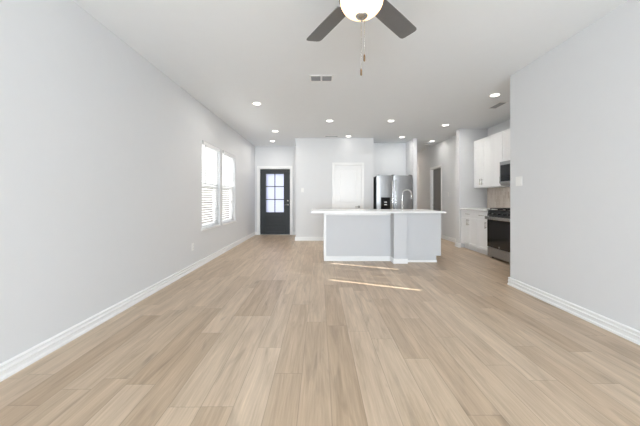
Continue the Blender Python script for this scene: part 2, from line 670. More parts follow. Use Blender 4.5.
def blind(y0, y1, label):
    xc = XL - 0.035
    z1 = WZ[1]
    t = thing('window_blind', (xc, (y0 + y1) / 2, z1 - 0.03), label, 'blind', 'white slatted blinds in the left wall windows')
    a, b = y0 + 0.056, y1 - 0.012
    MB().box(xc - 0.028, xc + 0.028, a, b, z1 - 0.055, z1 - 0.003).build('headrail', 'vinyl', t, 0.003)
    mb = MB()
    bm = mb.bm
    tilt = math.radians(33)
    wd = 0.05
    ly = (a + 0.14, (a + b) / 2, b - 0.15)
    z = z1 - 0.085
    zb = WZ[0] + 0.045
    n = 32
    step = (z - zb) / n
    ys = [a] + [v for l in ly for v in (l - 0.015, l + 0.015)] + [b]
    for k in range(n + 1):
        zz = z - k * step
        us = (-wd / 2, -0.008, 0.008, wd / 2)
        lay = {}
        for i, u in enumerate(us):
            for j, y in enumerate(ys):
                for q, off in enumerate((-0.0013, 0.0013)):
                    cr = 0.003 * (1 - (2 * u / wd) ** 2)
                    px = xc + u * math.cos(tilt) - (off + cr) * math.sin(tilt)
                    pz = zz + u * math.sin(tilt) + (off + cr) * math.cos(tilt)
                    lay[i, j, q] = bm.verts.new((px, y, pz))
        hole = lambda i, j: i == 1 and j in (1, 3, 5)
        ni, nj = 3, len(ys) - 1
        for i in range(ni):
            for j in range(nj):
                if hole(i, j):
                    continue
                bm.faces.new((lay[i, j, 1], lay[i + 1, j, 1], lay[i + 1, j + 1, 1], lay[i, j + 1, 1]))
                bm.faces.new((lay[i, j, 0], lay[i, j + 1, 0], lay[i + 1, j + 1, 0], lay[i + 1, j, 0]))
                for di, dj, e in ((-1, 0, ((i, j), (i, j + 1))), (1, 0, ((i + 1, j), (i + 1, j + 1))),
                                  (0, -1, ((i, j), (i + 1, j))), (0, 1, ((i, j + 1), (i + 1, j + 1)))):
                    q = (i + di, j + dj)
                    if q[0] < 0 or q[0] >= ni or q[1] < 0 or q[1] >= nj or hole(*q):
                        (a1, b1), (a2, b2) = e
                        bm.faces.new((lay[a1, b1, 0], lay[a2, b2, 0], lay[a2, b2, 1], lay[a1, b1, 1]))
    mb.build('slats', 'slat', t)
    MB().box(xc - 0.026, xc + 0.026, a, b, WZ[0] + 0.006, WZ[0] + 0.024).build('bottom_rail', 'vinyl', t, 0.003)
    for l in ly:
        c = MB()
        for s in (-1, 1):
            c.tube([(xc + s * 0.027, l + 0.014, z1 - 0.05), (xc + s * 0.027, l + 0.014, WZ[0] + 0.02)], 0.0009, 6)
        c.build('ladder_cord', 'cord', t)
    MB().tube([(xc + 0.034, a + 0.10, z1 - 0.06), (xc + 0.036, a + 0.10, z1 - 0.75)], 0.0045, 8).build('tilt_wand', 'wand', t)
    MB().box(xc - 0.03, xc + 0.043, a - 0.050, a - 0.001, z1 - 0.062, z1 - 0.002).build('mounting_bracket', 'wand', t, 0.002)
    return t


blind(*W1, 'white slatted blind in the nearer window of the left wall')
blind(*W2, 'white slatted blind in the farther window, closer to the front door')

# added window, out of view behind the viewer, to bring in daylight
t = thing('window_3', (0.25, YB - 0.07, 0.15), 'wide added window in the unseen wall behind the viewer', 'window', kind='structure')
f = MB()
for x in (BX[0], 0.25 - 0.025, BX[1] - 0.05):
    f.box(x, x + 0.05, YB - 0.1, YB - 0.04, 0.15, 2.45)
f.box(BX[0] + 0.05, BX[1] - 0.05, YB - 0.098, YB - 0.042, 0.15, 0.2).box(BX[0] + 0.05, BX[1] - 0.05, YB - 0.098, YB - 0.042, 2.4, 2.45)
f.build('window_frame', 'vinyl', t)
MB().box(BX[0] + 0.05, 0.225, YB - 0.072, YB - 0.068, 0.2, 2.4).build('pane', 'glass', t)
MB().box(0.275, BX[1] - 0.05, YB - 0.072, YB - 0.068, 0.2, 2.4).build('pane', 'glass', t)


# ------------------------------------------------------------------ doors
def casing(mb, x0, x1, y, z1, w=0.062, th=0.018, sgn=-1):
    """flat-and-bead casing round an opening in a wall that faces -Y"""
    for a, b, c, d in ((x0 - w, x0, 0, z1), (x1, x1 + w, 0, z1), (x0 - w, x1 + w, z1, z1 + w)):
        mb.box(a, b, y - th, y, c, d)
    e = 0.016
    for a, b, c, d in ((x0 - w, x0 - w + e, 0, z1 + w), (x1 + w - e, x1 + w, 0, z1 + w), (x0 - w, x1 + w, z1 + w - e, z1 + w)):
        mb.box(a, b, y - th - 0.006, y - th + 0.001, c, d)
    return mb


# front door
x0, x1 = DX
t = thing('door_1', ((x0 + x1) / 2, YE, 0), 'near-black front door with six frosted glass lights above two panels', 'door', kind='structure')
ys, ye = YE + 0.05, YE + 0.095
GX = (-1.674, -1.104)
GZ = (0.69, 1.90)
m = MB()
m.box(x0, GX[0], ys, ye, 0.012, 2.035).box(GX[1], x1, ys, ye, 0.012, 2.035).box(GX[0], GX[1], ys, ye, GZ[1], 2.035)
m.box(GX[0], GX[1], ys, ye, 0.012, GZ[0])
m.build('door_slab', 'frontdoor', t, 0.002)
m = MB()
fr = 0.022
m.box(GX[0] - fr, GX[0] + 0.008, ys - 0.012, ys, GZ[0] - fr, GZ[1] + fr).box(GX[1] - 0.008, GX[1] + fr, ys - 0.012, ys, GZ[0] - fr, GZ[1] + fr)
m.box(GX[0], GX[1], ys - 0.012, ys, GZ[1] - 0.008, GZ[1] + fr).box(GX[0], GX[1], ys - 0.012, ys, GZ[0] - fr, GZ[0] + 0.008)
xm = (GX[0] + GX[1]) / 2
m.box(xm - 0.013, xm + 0.013, ys - 0.008, ys + 0.012, GZ[0], GZ[1])
for k in (1, 2):
    z = GZ[0] + (GZ[1] - GZ[0]) * k / 3
    m.box(GX[0], GX[1], ys - 0.008, ys + 0.012, z - 0.013, z + 0.013)
m.build('glazing_bar', 'frontdoor', t, 0.002)
MB().box(GX[0], GX[1], ys + 0.014, ys + 0.022, GZ[0], GZ[1]).build('door_glass', 'frost', t)
for za, zb in ((0.31, 0.56), (0.07, 0.24)):
    m = MB()
    for i, (e, dy) in enumerate(((0.0, 0.009), (0.03, 0.004), (0.045, 0.008))):
        pass
    pa, pb = GX[0] - 0.01, GX[1] + 0.01
    m.box(pa, pb, ys - 0.018, ys, za, za + 0.018).box(pa, pb, ys - 0.018, ys, zb - 0.018, zb)
    m.box(pa, pa + 0.018, ys - 0.018, ys, za + 0.018, zb - 0.018).box(pb - 0.018, pb, ys - 0.018, ys, za + 0.018, zb - 0.018)
    m.box(pa + 0.045, pb - 0.045, ys - 0.007, ys, za + 0.04, zb - 0.04)
    m.build('door_panel', 'frontdoor', t, 0.003)
hx = -0.985
m = MB()
m.lathe([(0.03, 0), (0.03, -0.008), (0.02, -0.012), (0.011, -0.014), (0.011, -0.05)], (hx, ys, 0.925), 20, 'Y')
m.tube([(hx, ys - 0.045, 0.925), (hx - 0.03, ys - 0.05, 0.926), (hx - 0.1, ys - 0.048, 0.923)], [0.011, 0.009, 0.008])
m.build('door_handle', 'nickel', t)
MB().lathe([(0.031, 0), (0.031, -0.012), (0.022, -0.022), (0.0, -0.022)], (hx, ys, 1.055), 20, 'Y').build('deadbolt', 'nickel', t)
m = casing(MB(), x0 - 0.02, x1 + 0.02, YE, 2.06, w=0.066)
m.box(x0 - 0.02, x0, YE, YE + T, 0, 2.06).box(x1, x1 + 0.02, YE, YE + T, 0, 2.06).box(x0, x1, YE, YE + T, 2.038, 2.06)
m.build('door_casing', 'trim', t, 0.002)
MB().box(x0, x1, YE, YE + T, 0, 0.012).build('threshold', 'nickel', t)

# pantry door
x0, x1 = PX
t = thing('door_2', ((x0 + x1) / 2, 7.76, 0), 'white two-panel pantry door behind the island', 'door', kind='structure')
ys = 7.79
m = MB()
a, b = x0 + 0.014, x1 - 0.014
m.box(a, b, ys, ys + 0.035, 0.01, 2.012)
st = 0.115
rails = [(0.01, 0.21), (0.85, 1.0), (1.90, 2.012)]
for za, zb in rails:
    m.box(a, b, ys - 0.012, ys, za, zb)
for xa, xb in ((a, a + st), (b - st, b)):
    m.box(xa, xb, ys - 0.012, ys, 0.21, 0.85).box(xa, xb, ys - 0.012, ys, 1.0, 1.90)
for za, zb in ((0.21, 0.85), (1.0, 1.90)):
    m.box(a + st + 0.03, b - st - 0.03, ys - 0.009, ys, za + 0.03, zb - 0.03)
m.build('door_slab', 'trim', t, 0.005)
hx = 1.055
m = MB()
m.lathe([(0.03, 0), (0.03, -0.008), (0.012, -0.014), (0.011, -0.045)], (hx, ys - 0.012, 0.905), 20, 'Y')
m.tube([(hx, ys - 0.055, 0.905), (hx - 0.03, ys - 0.058, 0.906), (hx - 0.105, ys - 0.056, 0.903)], [0.011, 0.009, 0.008])
m.build('door_handle', 'nickel', t)
m = casing(MB(), x0 + 0.002, x1 - 0.002, 7.76, 2.024)
m.box(x0, x0 + 0.013, 7.76, 7.9, 0, 2.024).box(x1 - 0.013, x1, 7.76, 7.9, 0, 2.024).box(x0, x1, 7.76, 7.9, 2.013, 2.029)
m.build('door_casing', 'trim', t, 0.003)

# hall door, facing -X
t = thing('door_3', (HX, (HY[0] + HY[1]) / 2, 0), 'grey door standing in the hallway wall past the kitchen', 'door', kind='structure')
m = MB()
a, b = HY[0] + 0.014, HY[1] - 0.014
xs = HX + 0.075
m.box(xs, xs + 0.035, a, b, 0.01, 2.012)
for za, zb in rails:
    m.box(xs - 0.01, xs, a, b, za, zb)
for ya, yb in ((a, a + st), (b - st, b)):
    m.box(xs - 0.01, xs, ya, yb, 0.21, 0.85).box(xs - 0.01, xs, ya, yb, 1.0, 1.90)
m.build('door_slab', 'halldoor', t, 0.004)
m = MB()
m.lathe([(0.03, 0), (0.03, -0.008), (0.012, -0.014), (0.011, -0.045)], (xs - 0.01, b - 0.06, 0.92), 20, 'X')
m.tube([(xs - 0.05, b - 0.06, 0.92), (xs - 0.055, b - 0.09, 0.92), (xs - 0.052, b - 0.16, 0.918)], [0.011, 0.009, 0.008])
m.build('door_handle', 'nickel', t)
m = MB()
w_ = 0.062
for ya, yb, za, zb in ((HY[0] - w_, HY[0], 0, 2.024), (HY[1], HY[1] + w_, 0, 2.024), (HY[0] - w_, HY[1] + w_, 2.024, 2.024 + w_)):
    m.box(HX - 0.018, HX, ya, yb, za, zb)
m.box(HX, HX + 0.12, HY[0], HY[0] + 0.013, 0, 2.024).box(HX, HX + 0.12, HY[1] - 0.013, HY[1], 0, 2.024).box(HX, HX + 0.12, HY[0], HY[1], 2.013, 2.029)
m.build('door_casing', 'trim', t, 0.003)

# ------------------------------------------------------------------ island
IY = 5.27          # face of the recessed panel
t = thing('kitchen_island', (1.1, 5.6, 0), 'pale grey kitchen island body with a square post on its front', 'island')
MB().box(0.122, 1.293, IY, IY + 0.12, 0, 0.873).build('back_panel', 'island', t, 0.002)
MB().box(0.124, 1.516, IY + 0.125, 5.93, 0.10, 0.873).box(0.124, 1.30, IY + 0.125, 5.86, 0, 0.10).build('cabinet_body', 'cab', t, 0.002)
MB().box(0.080, 0.122, IY - 0.022, 5.94, 0, 0.873).build('end_trim', 'trim', t, 0.002)
MB().box(0.122, 1.293, IY - 0.016, IY, 0.826, 0.873).build('apron', 'trim', t, 0.003)
m = MB()
baseboard(m, (0.122, IY), (1.293, IY), (0, -1), 0.85)
m.build('skirting', 'trim', t)
PY = 5.035
MB().box(1.293, 1.518, PY, IY + 0.12, 0, 0.873).build('post', 'island', t, 0.003)
m = MB()
m.box(1.278, 1.530, PY - 0.014, IY - 0.026, 0, 0.085)
m.build('post_base', 'trim', t, 0.006)
EY = 5.15
m = MB()
m.box(1.518, 2.158, EY, 5.93, 0.115, 0.873).box(1.518, 2.075, EY, 5.93, 0, 0.115)
m.build('end_panel', 'island', t, 0.002)
MB().box(1.532, 2.083, EY - 0.008, EY, 0, 0.036).build('toe_trim', 'trim', t, 0.002)

CZ = (0.878, 0.908)
m = MB()
r = 0.015
m.box(-0.145, 2.178, 4.98, 6.02, *CZ)
c = tag(m.build('countertop', 'quartz', bevel=0.004), 'long white quartz countertop on the kitchen island', 'countertop')

# faucet on the island
fx, fy = 1.60, 5.60
t = thing('kitchen_faucet', (fx, fy, CZ[1]), 'tall curved gooseneck faucet standing on the island countertop', 'faucet')
m = MB()
m.lathe([(0.027, 0), (0.027, 0.006), (0.021, 0.012), (0.019, 0.09), (0.014, 0.10), (0.0, 0.10)], (fx, fy, CZ[1]), 24)
m.build('faucet_base', 'chrome', t)
pts = [(fx, fy, CZ[1] + 0.09), (fx, fy, CZ[1] + 0.2), (fx, fy, CZ[1] + 0.29)]
R = 0.092
for i in range(1, 13):
    a = PI - i * PI * 1.02 / 12
    pts.append((fx + R + R * math.cos(a), fy + 0.02 * i / 12, CZ[1] + 0.30 + R * math.sin(a)))
m = MB().tube(pts, 0.0135, 14)
m.build('gooseneck', 'chrome', t)
e = pts[-1]
m = MB().tube([e, (e[0], e[1], e[2] - 0.03), (e[0] + 0.002, e[1], e[2] - 0.075)], [0.013, 0.016, 0.018], 14)
m.build('spray_head', 'chrome', t)
MB().tube([(fx, fy - 0.018, CZ[1] + 0.065), (fx, fy - 0.04, CZ[1] + 0.07), (fx, fy - 0.085, CZ[1] + 0.10)], [0.009, 0.008, 0.006], 10).build('lever', 'chrome', t)

# ------------------------------------------------------------------ refrigerator
L0, L1, FY = 1.488, 2.425, 7.54
FH = 1.73
t = thing('refrigerator', ((L0 + L1) / 2, 7.95, 0), 'stainless steel side-by-side refrigerator with a black dispenser, in the alcove', 'refrigerator')
m = MB()
m.box(L0 + 0.004, L1 - 0.004, FY + 0.075, 8.34, 0.02, FH - 0.015)
m.build('cabinet', 'darkside', t, 0.004)
MB().box(L0 + 0.02, L1 - 0.02, FY + 0.05, FY + 0.074, 0.0, 0.06).build('toe_grille', 'black', t)
mid = 1.925


def bowed_door(x0, x1, z0, z1):
    n = 14
    out = []
    for i in range(n + 1):
        u = i / n
        bow = 0.010 * (1 - (2 * u - 1) ** 4) + 0.004 * math.sin(PI * u)
        out.append((x0 + (x1 - x0) * u, FY + 0.024 - bow))
    out += [(x1, FY + 0.07), (x0, FY + 0.07)]
    mb = MB()
    mb.prism(out, lambda u, v, tt: Vector((u, v, tt)), z0, z1)
    return mb


bowed_door(L0, mid - 0.003, 0.07, FH).build('freezer_door', 'steel', t, 0.004)
bowed_door(mid + 0.003, L1, 0.07, FH).build('fridge_door', 'steel', t, 0.004)
for s in (-1, 1):
    hx = mid + s * 0.042
    m = MB()
    pts = []
    for i in range(17):
        u = i / 16
        pts.append((hx, FY - 0.045 - 0.018 * math.sin(PI * u), 0.55 + (1.60 - 0.55) * u))
    m.tube(pts, 0.013, 12)
    m.box(hx - 0.011, hx + 0.011, FY - 0.047, FY + 0.01, 0.56, 0.59).box(hx - 0.011, hx + 0.011, FY - 0.047, FY + 0.01, 1.56, 1.59)
    m.build('handle', 'chrome', t, 0.002)
m = MB()
d0, d1, z0, z1 = 1.60, 1.835, 0.78, 1.155
m.box(d0, d1, FY - 0.007, FY + 0.004, z0, z1)
dp = m.build('dispenser', 'blackglass', t, 0.003)
for zq in (1.02, 0.955):
    MB().box(d0 + 0.085, d1 - 0.085, FY - 0.010, FY - 0.007, zq, zq + 0.025).build('dispenser_button', 'display', dp)
m = MB()
m.box(d0 + 0.03, d1 - 0.03, FY - 0.014, FY - 0.007, 0.79, 0.805)
m.build('drip_tray', 'steel2', dp)
for x in (L0 + 0.05, L1 - 0.05, mid):
    MB().box(x - 0.03, x + 0.03, FY + 0.03, FY + 0.12, FH + 0.002, FH + 0.018).build('hinge_cover', 'darkside', t, 0.003)


# ------------------------------------------------------------------ kitchen cabinets on the right, faces towards -X
def shaker(xf, y0, y1, z0, z1, rail=0.057, th=0.019):
    mb = MB()
    mb.box(xf + 0.006, xf + th, y0, y1, z0, z1)
    mb.box(xf, xf + 0.0065, y0, y1, z0, z0 + rail).box(xf, xf + 0.0065, y0, y1, z1 - rail, z1)
    mb.box(xf, xf + 0.0065, y0, y0 + rail, z0 + rail, z1 - rail).box(xf, xf + 0.0065, y1 - rail, y1, z0 + rail, z1 - rail)
    return mb


def pull(parent, xf, y, z, vertical, ln=0.13):
    m = MB()
    h = ln / 2
    if vertical:
        m.tube([(xf - 0.032, y, z - h - 0.012), (xf - 0.032, y, z + h + 0.012)], 0.006, 10)
        for s in (-1, 1):
            m.tube([(xf - 0.032, y, z + s * h * 0.8), (xf, y, z + s * h * 0.8)], 0.0045, 8)
    else:
        m.tube([(xf - 0.032, y - h - 0.012, z), (xf - 0.032, y + h + 0.012, z)], 0.006, 10)
        for s in (-1, 1):
            m.tube([(xf - 0.032, y + s * h * 0.8, z), (xf, y + s * h * 0.8, z)], 0.0045, 8)
    m.build('pull', 'nickel', parent)


BXF = 3.25     # base door faces
GAP = 0.002


def base_cabinet(y0, y1, doors, label):
    t = thing('base_cabinet', (3.56, (y0 + y1) / 2, 0), label, 'cabinet', 'white base cabinets beside the range')
    m = MB()
    m.box(BXF + 0.02, 3.87 - GAP, y0 + GAP, y1 - GAP, 0.10, 0.873).box(BXF + 0.085, 3.87 - GAP, y0 + GAP, y1 - GAP, 0, 0.10)
    m.build('body', 'cab', t)
    g = 0.004
    d = MB()
    d.box(BXF, BXF + 0.019, y0 + g, y1 - g, 0.715, 0.865)
    d = d.build('drawer', 'cab', t, 0.002)
    pull(d, BXF, (y0 + y1) / 2, 0.79, False)
    if doors == 2:
        ym = (y0 + y1) / 2
        for a, b, s in ((y0 + g, ym - g / 2, 1), (ym + g / 2, y1 - g, -1)):
            o = shaker(BXF, a, b, 0.105, 0.707).build('door', 'cab', t, 0.0015)
            pull(o, BXF, (b - 0.03) if s == 1 else (a + 0.03), 0.61, True, 0.11)
    else:
        o = shaker(BXF, y0 + g, y1 - g, 0.105, 0.707).build('door', 'cab', t, 0.0015)
        pull(o, BXF, y0 + 0.035, 0.61, True, 0.11)
    return t


RY = (4.84, 5.60)
base_cabinet(5.985, 6.66, 2, 'wider white base cabinet with two doors, against the far kitchen wall')
base_cabinet(5.605, 5.985, 1, 'narrow white base cabinet with one door, right beside the range')
tag(MB().box(BXF - 0.025, 3.87 - GAP, 5.603, 6.68 - GAP, 0.877, 0.908).build('countertop', 'quartz', bevel=0.004),
    'short white countertop on the base cabinets beside the range', 'countertop')
tag(MB().box(3.862, 3.868, 3.95, 6.676, 0.912, 1.366).build('tile_backsplash', 'tile'),
    'beige vertical tile backsplash between the counter and the upper cabinets', 'backsplash')

UXF = 3.54


def upper_cabinet(y0, y1, doors, z0, z1, label, pulls=True):
    t = thing('upper_cabinet', (3.7, (y0 + y1) / 2, z0), label, 'cabinet', 'white upper cabinets on the kitchen wall')
    MB().box(UXF + 0.02, 3.86 if z0 < 1.5 else 3.868, y0 + GAP, y1 - GAP, z0, z1).build('body', 'cab', t)
    g = 0.005
    ym = (y0 + y1) / 2
    rng = [(y0 + g, ym - g / 2, 1), (ym + g / 2, y1 - g, -1)] if doors == 2 else [(y0 + g, y1 - g, 0)]
    for a, b, s in rng:
        o = shaker(UXF, a, b, z0 + 0.004, z1 - 0.004).build('door', 'cab', t, 0.0015)
        if pulls:
            pull(o, UXF, (b - 0.035) if s == 1 else (a + 0.035), z0 + 0.12, True, 0.11)
    return t


upper_cabinet(5.985, 6.66, 2, 1.37, 2.44, 'tall white upper cabinet with two doors, nearest the far kitchen wall')
upper_cabinet(5.605, 5.985, 1, 1.37, 2.44, 'narrow tall white upper cabinet just left of the microwave')
upper_cabinet(4.84, 5.60, 2, 1.84, 2.44, 'short white upper cabinet above the microwave')

# microwave
t = thing('microwave', (3.67, 5.22, 1.375), 'stainless microwave mounted under the short upper cabinet', 'microwave')
mx0 = 3.475
ya, yb = RY[0] + 0.005, RY[1] - 0.005
MB().box(mx0 + 0.03, 3.858, ya, yb, 1.378, 1.832).build('casing', 'darkside', t, 0.003)
m = MB()
dz0, dz1 = 1.425, 1.832
dy0 = 5.03
m.box(mx0, mx0 + 0.03, dy0, yb, dz0, dz0 + 0.03).box(mx0, mx0 + 0.03, dy0, yb, dz1 - 0.065, dz1)
m.box(mx0, mx0 + 0.03, dy0, dy0 + 0.03, dz0 + 0.03, dz1 - 0.065).box(mx0, mx0 + 0.03, yb - 0.022, yb, dz0 + 0.03, dz1 - 0.065)
dd = m.build('door', 'steel2', t, 0.003)
MB().box(mx0 + 0.004, mx0 + 0.028, dy0 + 0.03, yb - 0.022, dz0 + 0.03, dz1 - 0.065).build('window', 'blackglass', dd)
MB().tube([(mx0 - 0.035, dy0 + 0.03, 1.46), (mx0 - 0.035, dy0 + 0.03, 1.80)], 0.009, 10).box(mx0 - 0.035, mx0, dy0 + 0.024, dy0 + 0.036, 1.47, 1.49)\
    .box(mx0 - 0.035, mx0, dy0 + 0.024, dy0 + 0.036, 1.77, 1.79).build('handle', 'steel', dd)
MB().box(mx0, mx0 + 0.03, ya, dy0 - 0.003, dz0, dz1).build('control_panel', 'blackglass', t, 0.003)
m = MB()
m.prism([(mx0 + 0.002, 1.422), (mx0 + 0.03, 1.378), (mx0 + 0.03, 1.422)], lambda u, v, tt: Vector((u, tt, v)), ya, yb)
m.build('vent_grille', 'steel2', t)

# range
t = thing('gas_range', (3.55, 5.22, 0), 'black and stainless gas range between the base cabinets and the wall', 'range')
rx = 3.235
ya, yb = RY[0] + 0.004, RY[1] - 0.004
MB().box(rx + 0.035, 3.85, ya, yb, 0.03, 0.90).build('body', 'darkside', t, 0.002)
for xx in (rx + 0.08, 3.80):
    for yy in (ya + 0.05, yb - 0.05):
        MB().lathe([(0.018, 0), (0.018, 0.03)], (xx, yy, 0), 12).build('leg', 'black', t)
MB().box(rx + 0.005, rx + 0.035, ya, yb, 0.035, 0.205).build('storage_drawer', 'steel2', t, 0.004)
dr = MB().box(rx, rx + 0.034, ya, yb, 0.212, 0.79).build('oven_door', 'blackglass', t, 0.004)
MB().box(rx - 0.003, rx, ya + 0.06, yb - 0.06, 0.29, 0.68).build('oven_window', mat('smoked oven window', (34, 34, 35), 0.12), dr, 0.001)
MB().box(rx - 0.004, rx, ya, yb, 0.735, 0.79).build('door_trim', 'steel2', dr, 0.001)
MB().box(rx - 0.058, rx - 0.03, ya + 0.015, yb - 0.015, 0.738, 0.795).box(rx - 0.035, rx, ya + 0.03, ya + 0.06, 0.752, 0.778)\
    .box(rx - 0.035, rx, yb - 0.06, yb - 0.03, 0.752, 0.778).build('handle', 'nickel', dr, 0.006)
MB().lathe([(0.017, 0), (0.017, -0.002), (0.0, -0.002)], (rx, (ya + yb) / 2, 0.245), 20, 'X').build('badge', 'steel', dr)
m = MB()
m.prism([(rx, 0.797), (rx + 0.05, 0.797), (rx + 0.05, 0.90), (rx + 0.02, 0.90)], lambda u, v, tt: Vector((u, tt, v)), ya, yb)
cp = m.build('control_panel', 'black', t, 0.002)
for k in range(5):
    y = ya + 0.09 + k * (yb - ya - 0.18) / 4
    MB().lathe([(0.024, 0.004), (0.024, -0.006), (0.018, -0.010), (0.016, -0.036), (0.0, -0.036)], (rx + 0.008, y, 0.85), 18, 'X').build('knob', 'black', cp)
MB().box(rx + 0.002, 3.85, ya, yb, 0.902, 0.918).build('cooktop', 'black', t, 0.003)
for gy0, gy1 in ((ya + 0.02, ya + 0.255), (ya + 0.262, yb - 0.262), (yb - 0.255, yb - 0.02)):
    m = MB()
    gx0, gx1 = rx + 0.05, 3.80
    zt, zc = 0.950, 0.938
    m.box(gx0, gx1, gy0, gy0 + 0.012, zc, zt).box(gx0, gx1, gy1 - 0.012, gy1, zc, zt)
    m.box(gx0, gx0 + 0.012, gy0, gy1, zc, zt).box(gx1 - 0.012, gx1, gy0, gy1, zc, zt)
    m.box(gx0, gx1, (gy0 + gy1) / 2 - 0.006, (gy0 + gy1) / 2 + 0.006, zc, zt)
    for q in (0.25, 0.5, 0.75):
        xq = gx0 + (gx1 - gx0) * q
        m.box(xq - 0.006, xq + 0.006, gy0, gy1, zc, zt)
    for xq in (gx0, gx1 - 0.012):
        for yq in (gy0, gy1 - 0.012):
            m.box(xq, xq + 0.012, yq, yq + 0.012, 0.918, zc)
    m.build('grate', 'iron', t)
    for q in (0.25, 0.75):
        xq = gx0 + (gx1 - gx0) * q
        MB().lathe([(0.04, 0), (0.04, 0.008), (0.028, 0.010), (0.028, 0.016), (0.0, 0.016)], (xq, (gy0 + gy1) / 2, 0.918), 20).build('burner', 'iron', t)


# ------------------------------------------------------------------ plates on the walls
def plate(name, loc, n, w, h, label, cat, kind):
    """n: direction the plate faces: '+x', '-x', '-y'"""
    t = thing(name, loc, label, cat)
    P = Vector(loc)
    ax = {'+x': (Vector((0, 1, 0)), Vector((1, 0, 0))), '-x': (Vector((0, 1, 0)), Vector((-1, 0, 0))),
          '-y': (Vector((1, 0, 0)), Vector((0, -1, 0)))}[n]
    u, d = ax

    def bx(u0, u1, z0, z1, d0, d1):
        pts = [P + u * a + d * b + Vector((0, 0, c)) for a in (u0, u1) for b in (d0, d1) for c in (z0, z1)]
        xs_, ys_, zs_ = zip(*pts)
        return (min(xs_), max(xs_), min(ys_), max(ys_), min(zs_), max(zs_))
    MB().box(*bx(-w / 2, w / 2, -h / 2, h / 2, 0, 0.006)).build('cover_plate', 'plastic', t, 0.002)
    if kind == 'outlet':
        for s in (-1, 1):
            o = MB().box(*bx(-0.017, 0.017, s * 0.020 - 0.014, s * 0.020 + 0.014, 0.006, 0.009)).build('receptacle', 'plastic', t, 0.001)
            m = MB()
            for q in (-1, 1):
                m.box(*bx(q * 0.007 - 0.0015, q * 0.007 + 0.0015, s * 0.02 - 0.004, s * 0.02 + 0.006, 0.009, 0.0095))
            m.build('slots', 'slot', o)
    else:
        k = max(1, round(w / 0.06) - (0 if w > 0.09 else 0))
        k = 2 if w > 0.09 else 1
        for i in range(k):
            c0 = (i - (k - 1) / 2) * 0.046
            MB().box(*bx(c0 - 0.016, c0 + 0.016, -0.033, 0.033, 0.006, 0.010)).build('rocker', 'plastic', t, 0.0015)
    return t


plate('wall_outlet', (XL, 4.57, 0.37), '+x', 0.07, 0.115, 'white outlet low on the left wall in front of the windows', 'outlet', 'outlet')
plate('wall_outlet', (3.862, 5.36, 1.075), '-x', 0.07, 0.115, 'white outlet on the tile backsplash above the range', 'outlet', 'outlet')
plate('light_switch', (XR, 3.63, 1.35), '-x', 0.118, 0.118, 'white double light switch on the right wall near its end', 'switch', 'switch')
plate('light_switch', (-0.455, 7.76, 1.35), '-y', 0.07, 0.115, 'white light switch on the wall right of the front door', 'switch', 'switch')
plate('light_switch', (HX, 7.8, 1.24), '-x', 0.07, 0.115, 'white light switch on the hallway wall beside the grey door', 'switch', 'switch')


# ------------------------------------------------------------------ ceiling fittings
def vent(x, y, wx, wy, label, slats_along='x', panels=1):
    t = thing('ceiling_vent', (x, y, H), label, 'vent', 'white ceiling air vents')
    z = H
    b = 0.022
    m = MB()
    m.box(x - wx / 2, x - wx / 2 + b, y - wy / 2, y + wy / 2, z - 0.008, z).box(x + wx / 2 - b, x + wx / 2, y - wy / 2, y + wy / 2, z - 0.008, z)
    m.box(x - wx / 2, x + wx / 2, y - wy / 2, y - wy / 2 + b, z - 0.008, z).box(x - wx / 2, x + wx / 2, y + wy / 2 - b, y + wy / 2, z - 0.008, z)
    if panels == 2:
        m.box(x - 0.012, x + 0.012, y - wy / 2, y + wy / 2, z - 0.008, z)
    m.build('frame', 'trim', t, 0.002)
    MB().box(x - wx / 2 + b, x + wx / 2 - b, y - wy / 2 + b, y + wy / 2 - b, z - 0.002, z).build('backing', 'vent', t)
    m = MB()
    if slats_along == 'x':
        n = max(3, int((wy - 2 * b) / 0.016))
        for i in range(n):
            yy = y - wy / 2 + b + (i + 0.5) * (wy - 2 * b) / n
            m.prism([(yy - 0.004, z - 0.002), (yy - 0.003, z - 0.002), (yy + 0.004, z - 0.008), (yy + 0.003, z - 0.008)],
                    lambda u, v, tt: Vector((tt, u, v)), x - wx / 2 + b, x + wx / 2 - b)
    else:
        n = max(3, int((wx - 2 * b) / 0.016))
        for i in range(n):
            xx = x - wx / 2 + b + (i + 0.5) * (wx - 2 * b) / n
            m.prism([(xx - 0.004, z - 0.002), (xx - 0.003, z - 0.002), (xx + 0.004, z - 0.008), (xx + 0.003, z - 0.008)],
                    lambda u, v, tt: Vector((u, tt, v)), y - wy / 2 + b, y + wy / 2 - b)
    m.build('louvres', M['darkwand'] if panels == 2 else M['wand'], t)
    return t


vent(0.025, 3.87, 0.315, 0.195, 'ceiling vent with two grey grilles, beyond the ceiling fan', 'x', 2)
vent(0.31, 7.52, 0.36, 0.16, 'small ceiling vent in front of the pantry door wall')
vent(3.07, 5.0, 0.16, 0.36, 'ceiling vent over the kitchen beside a downlight', 'y')

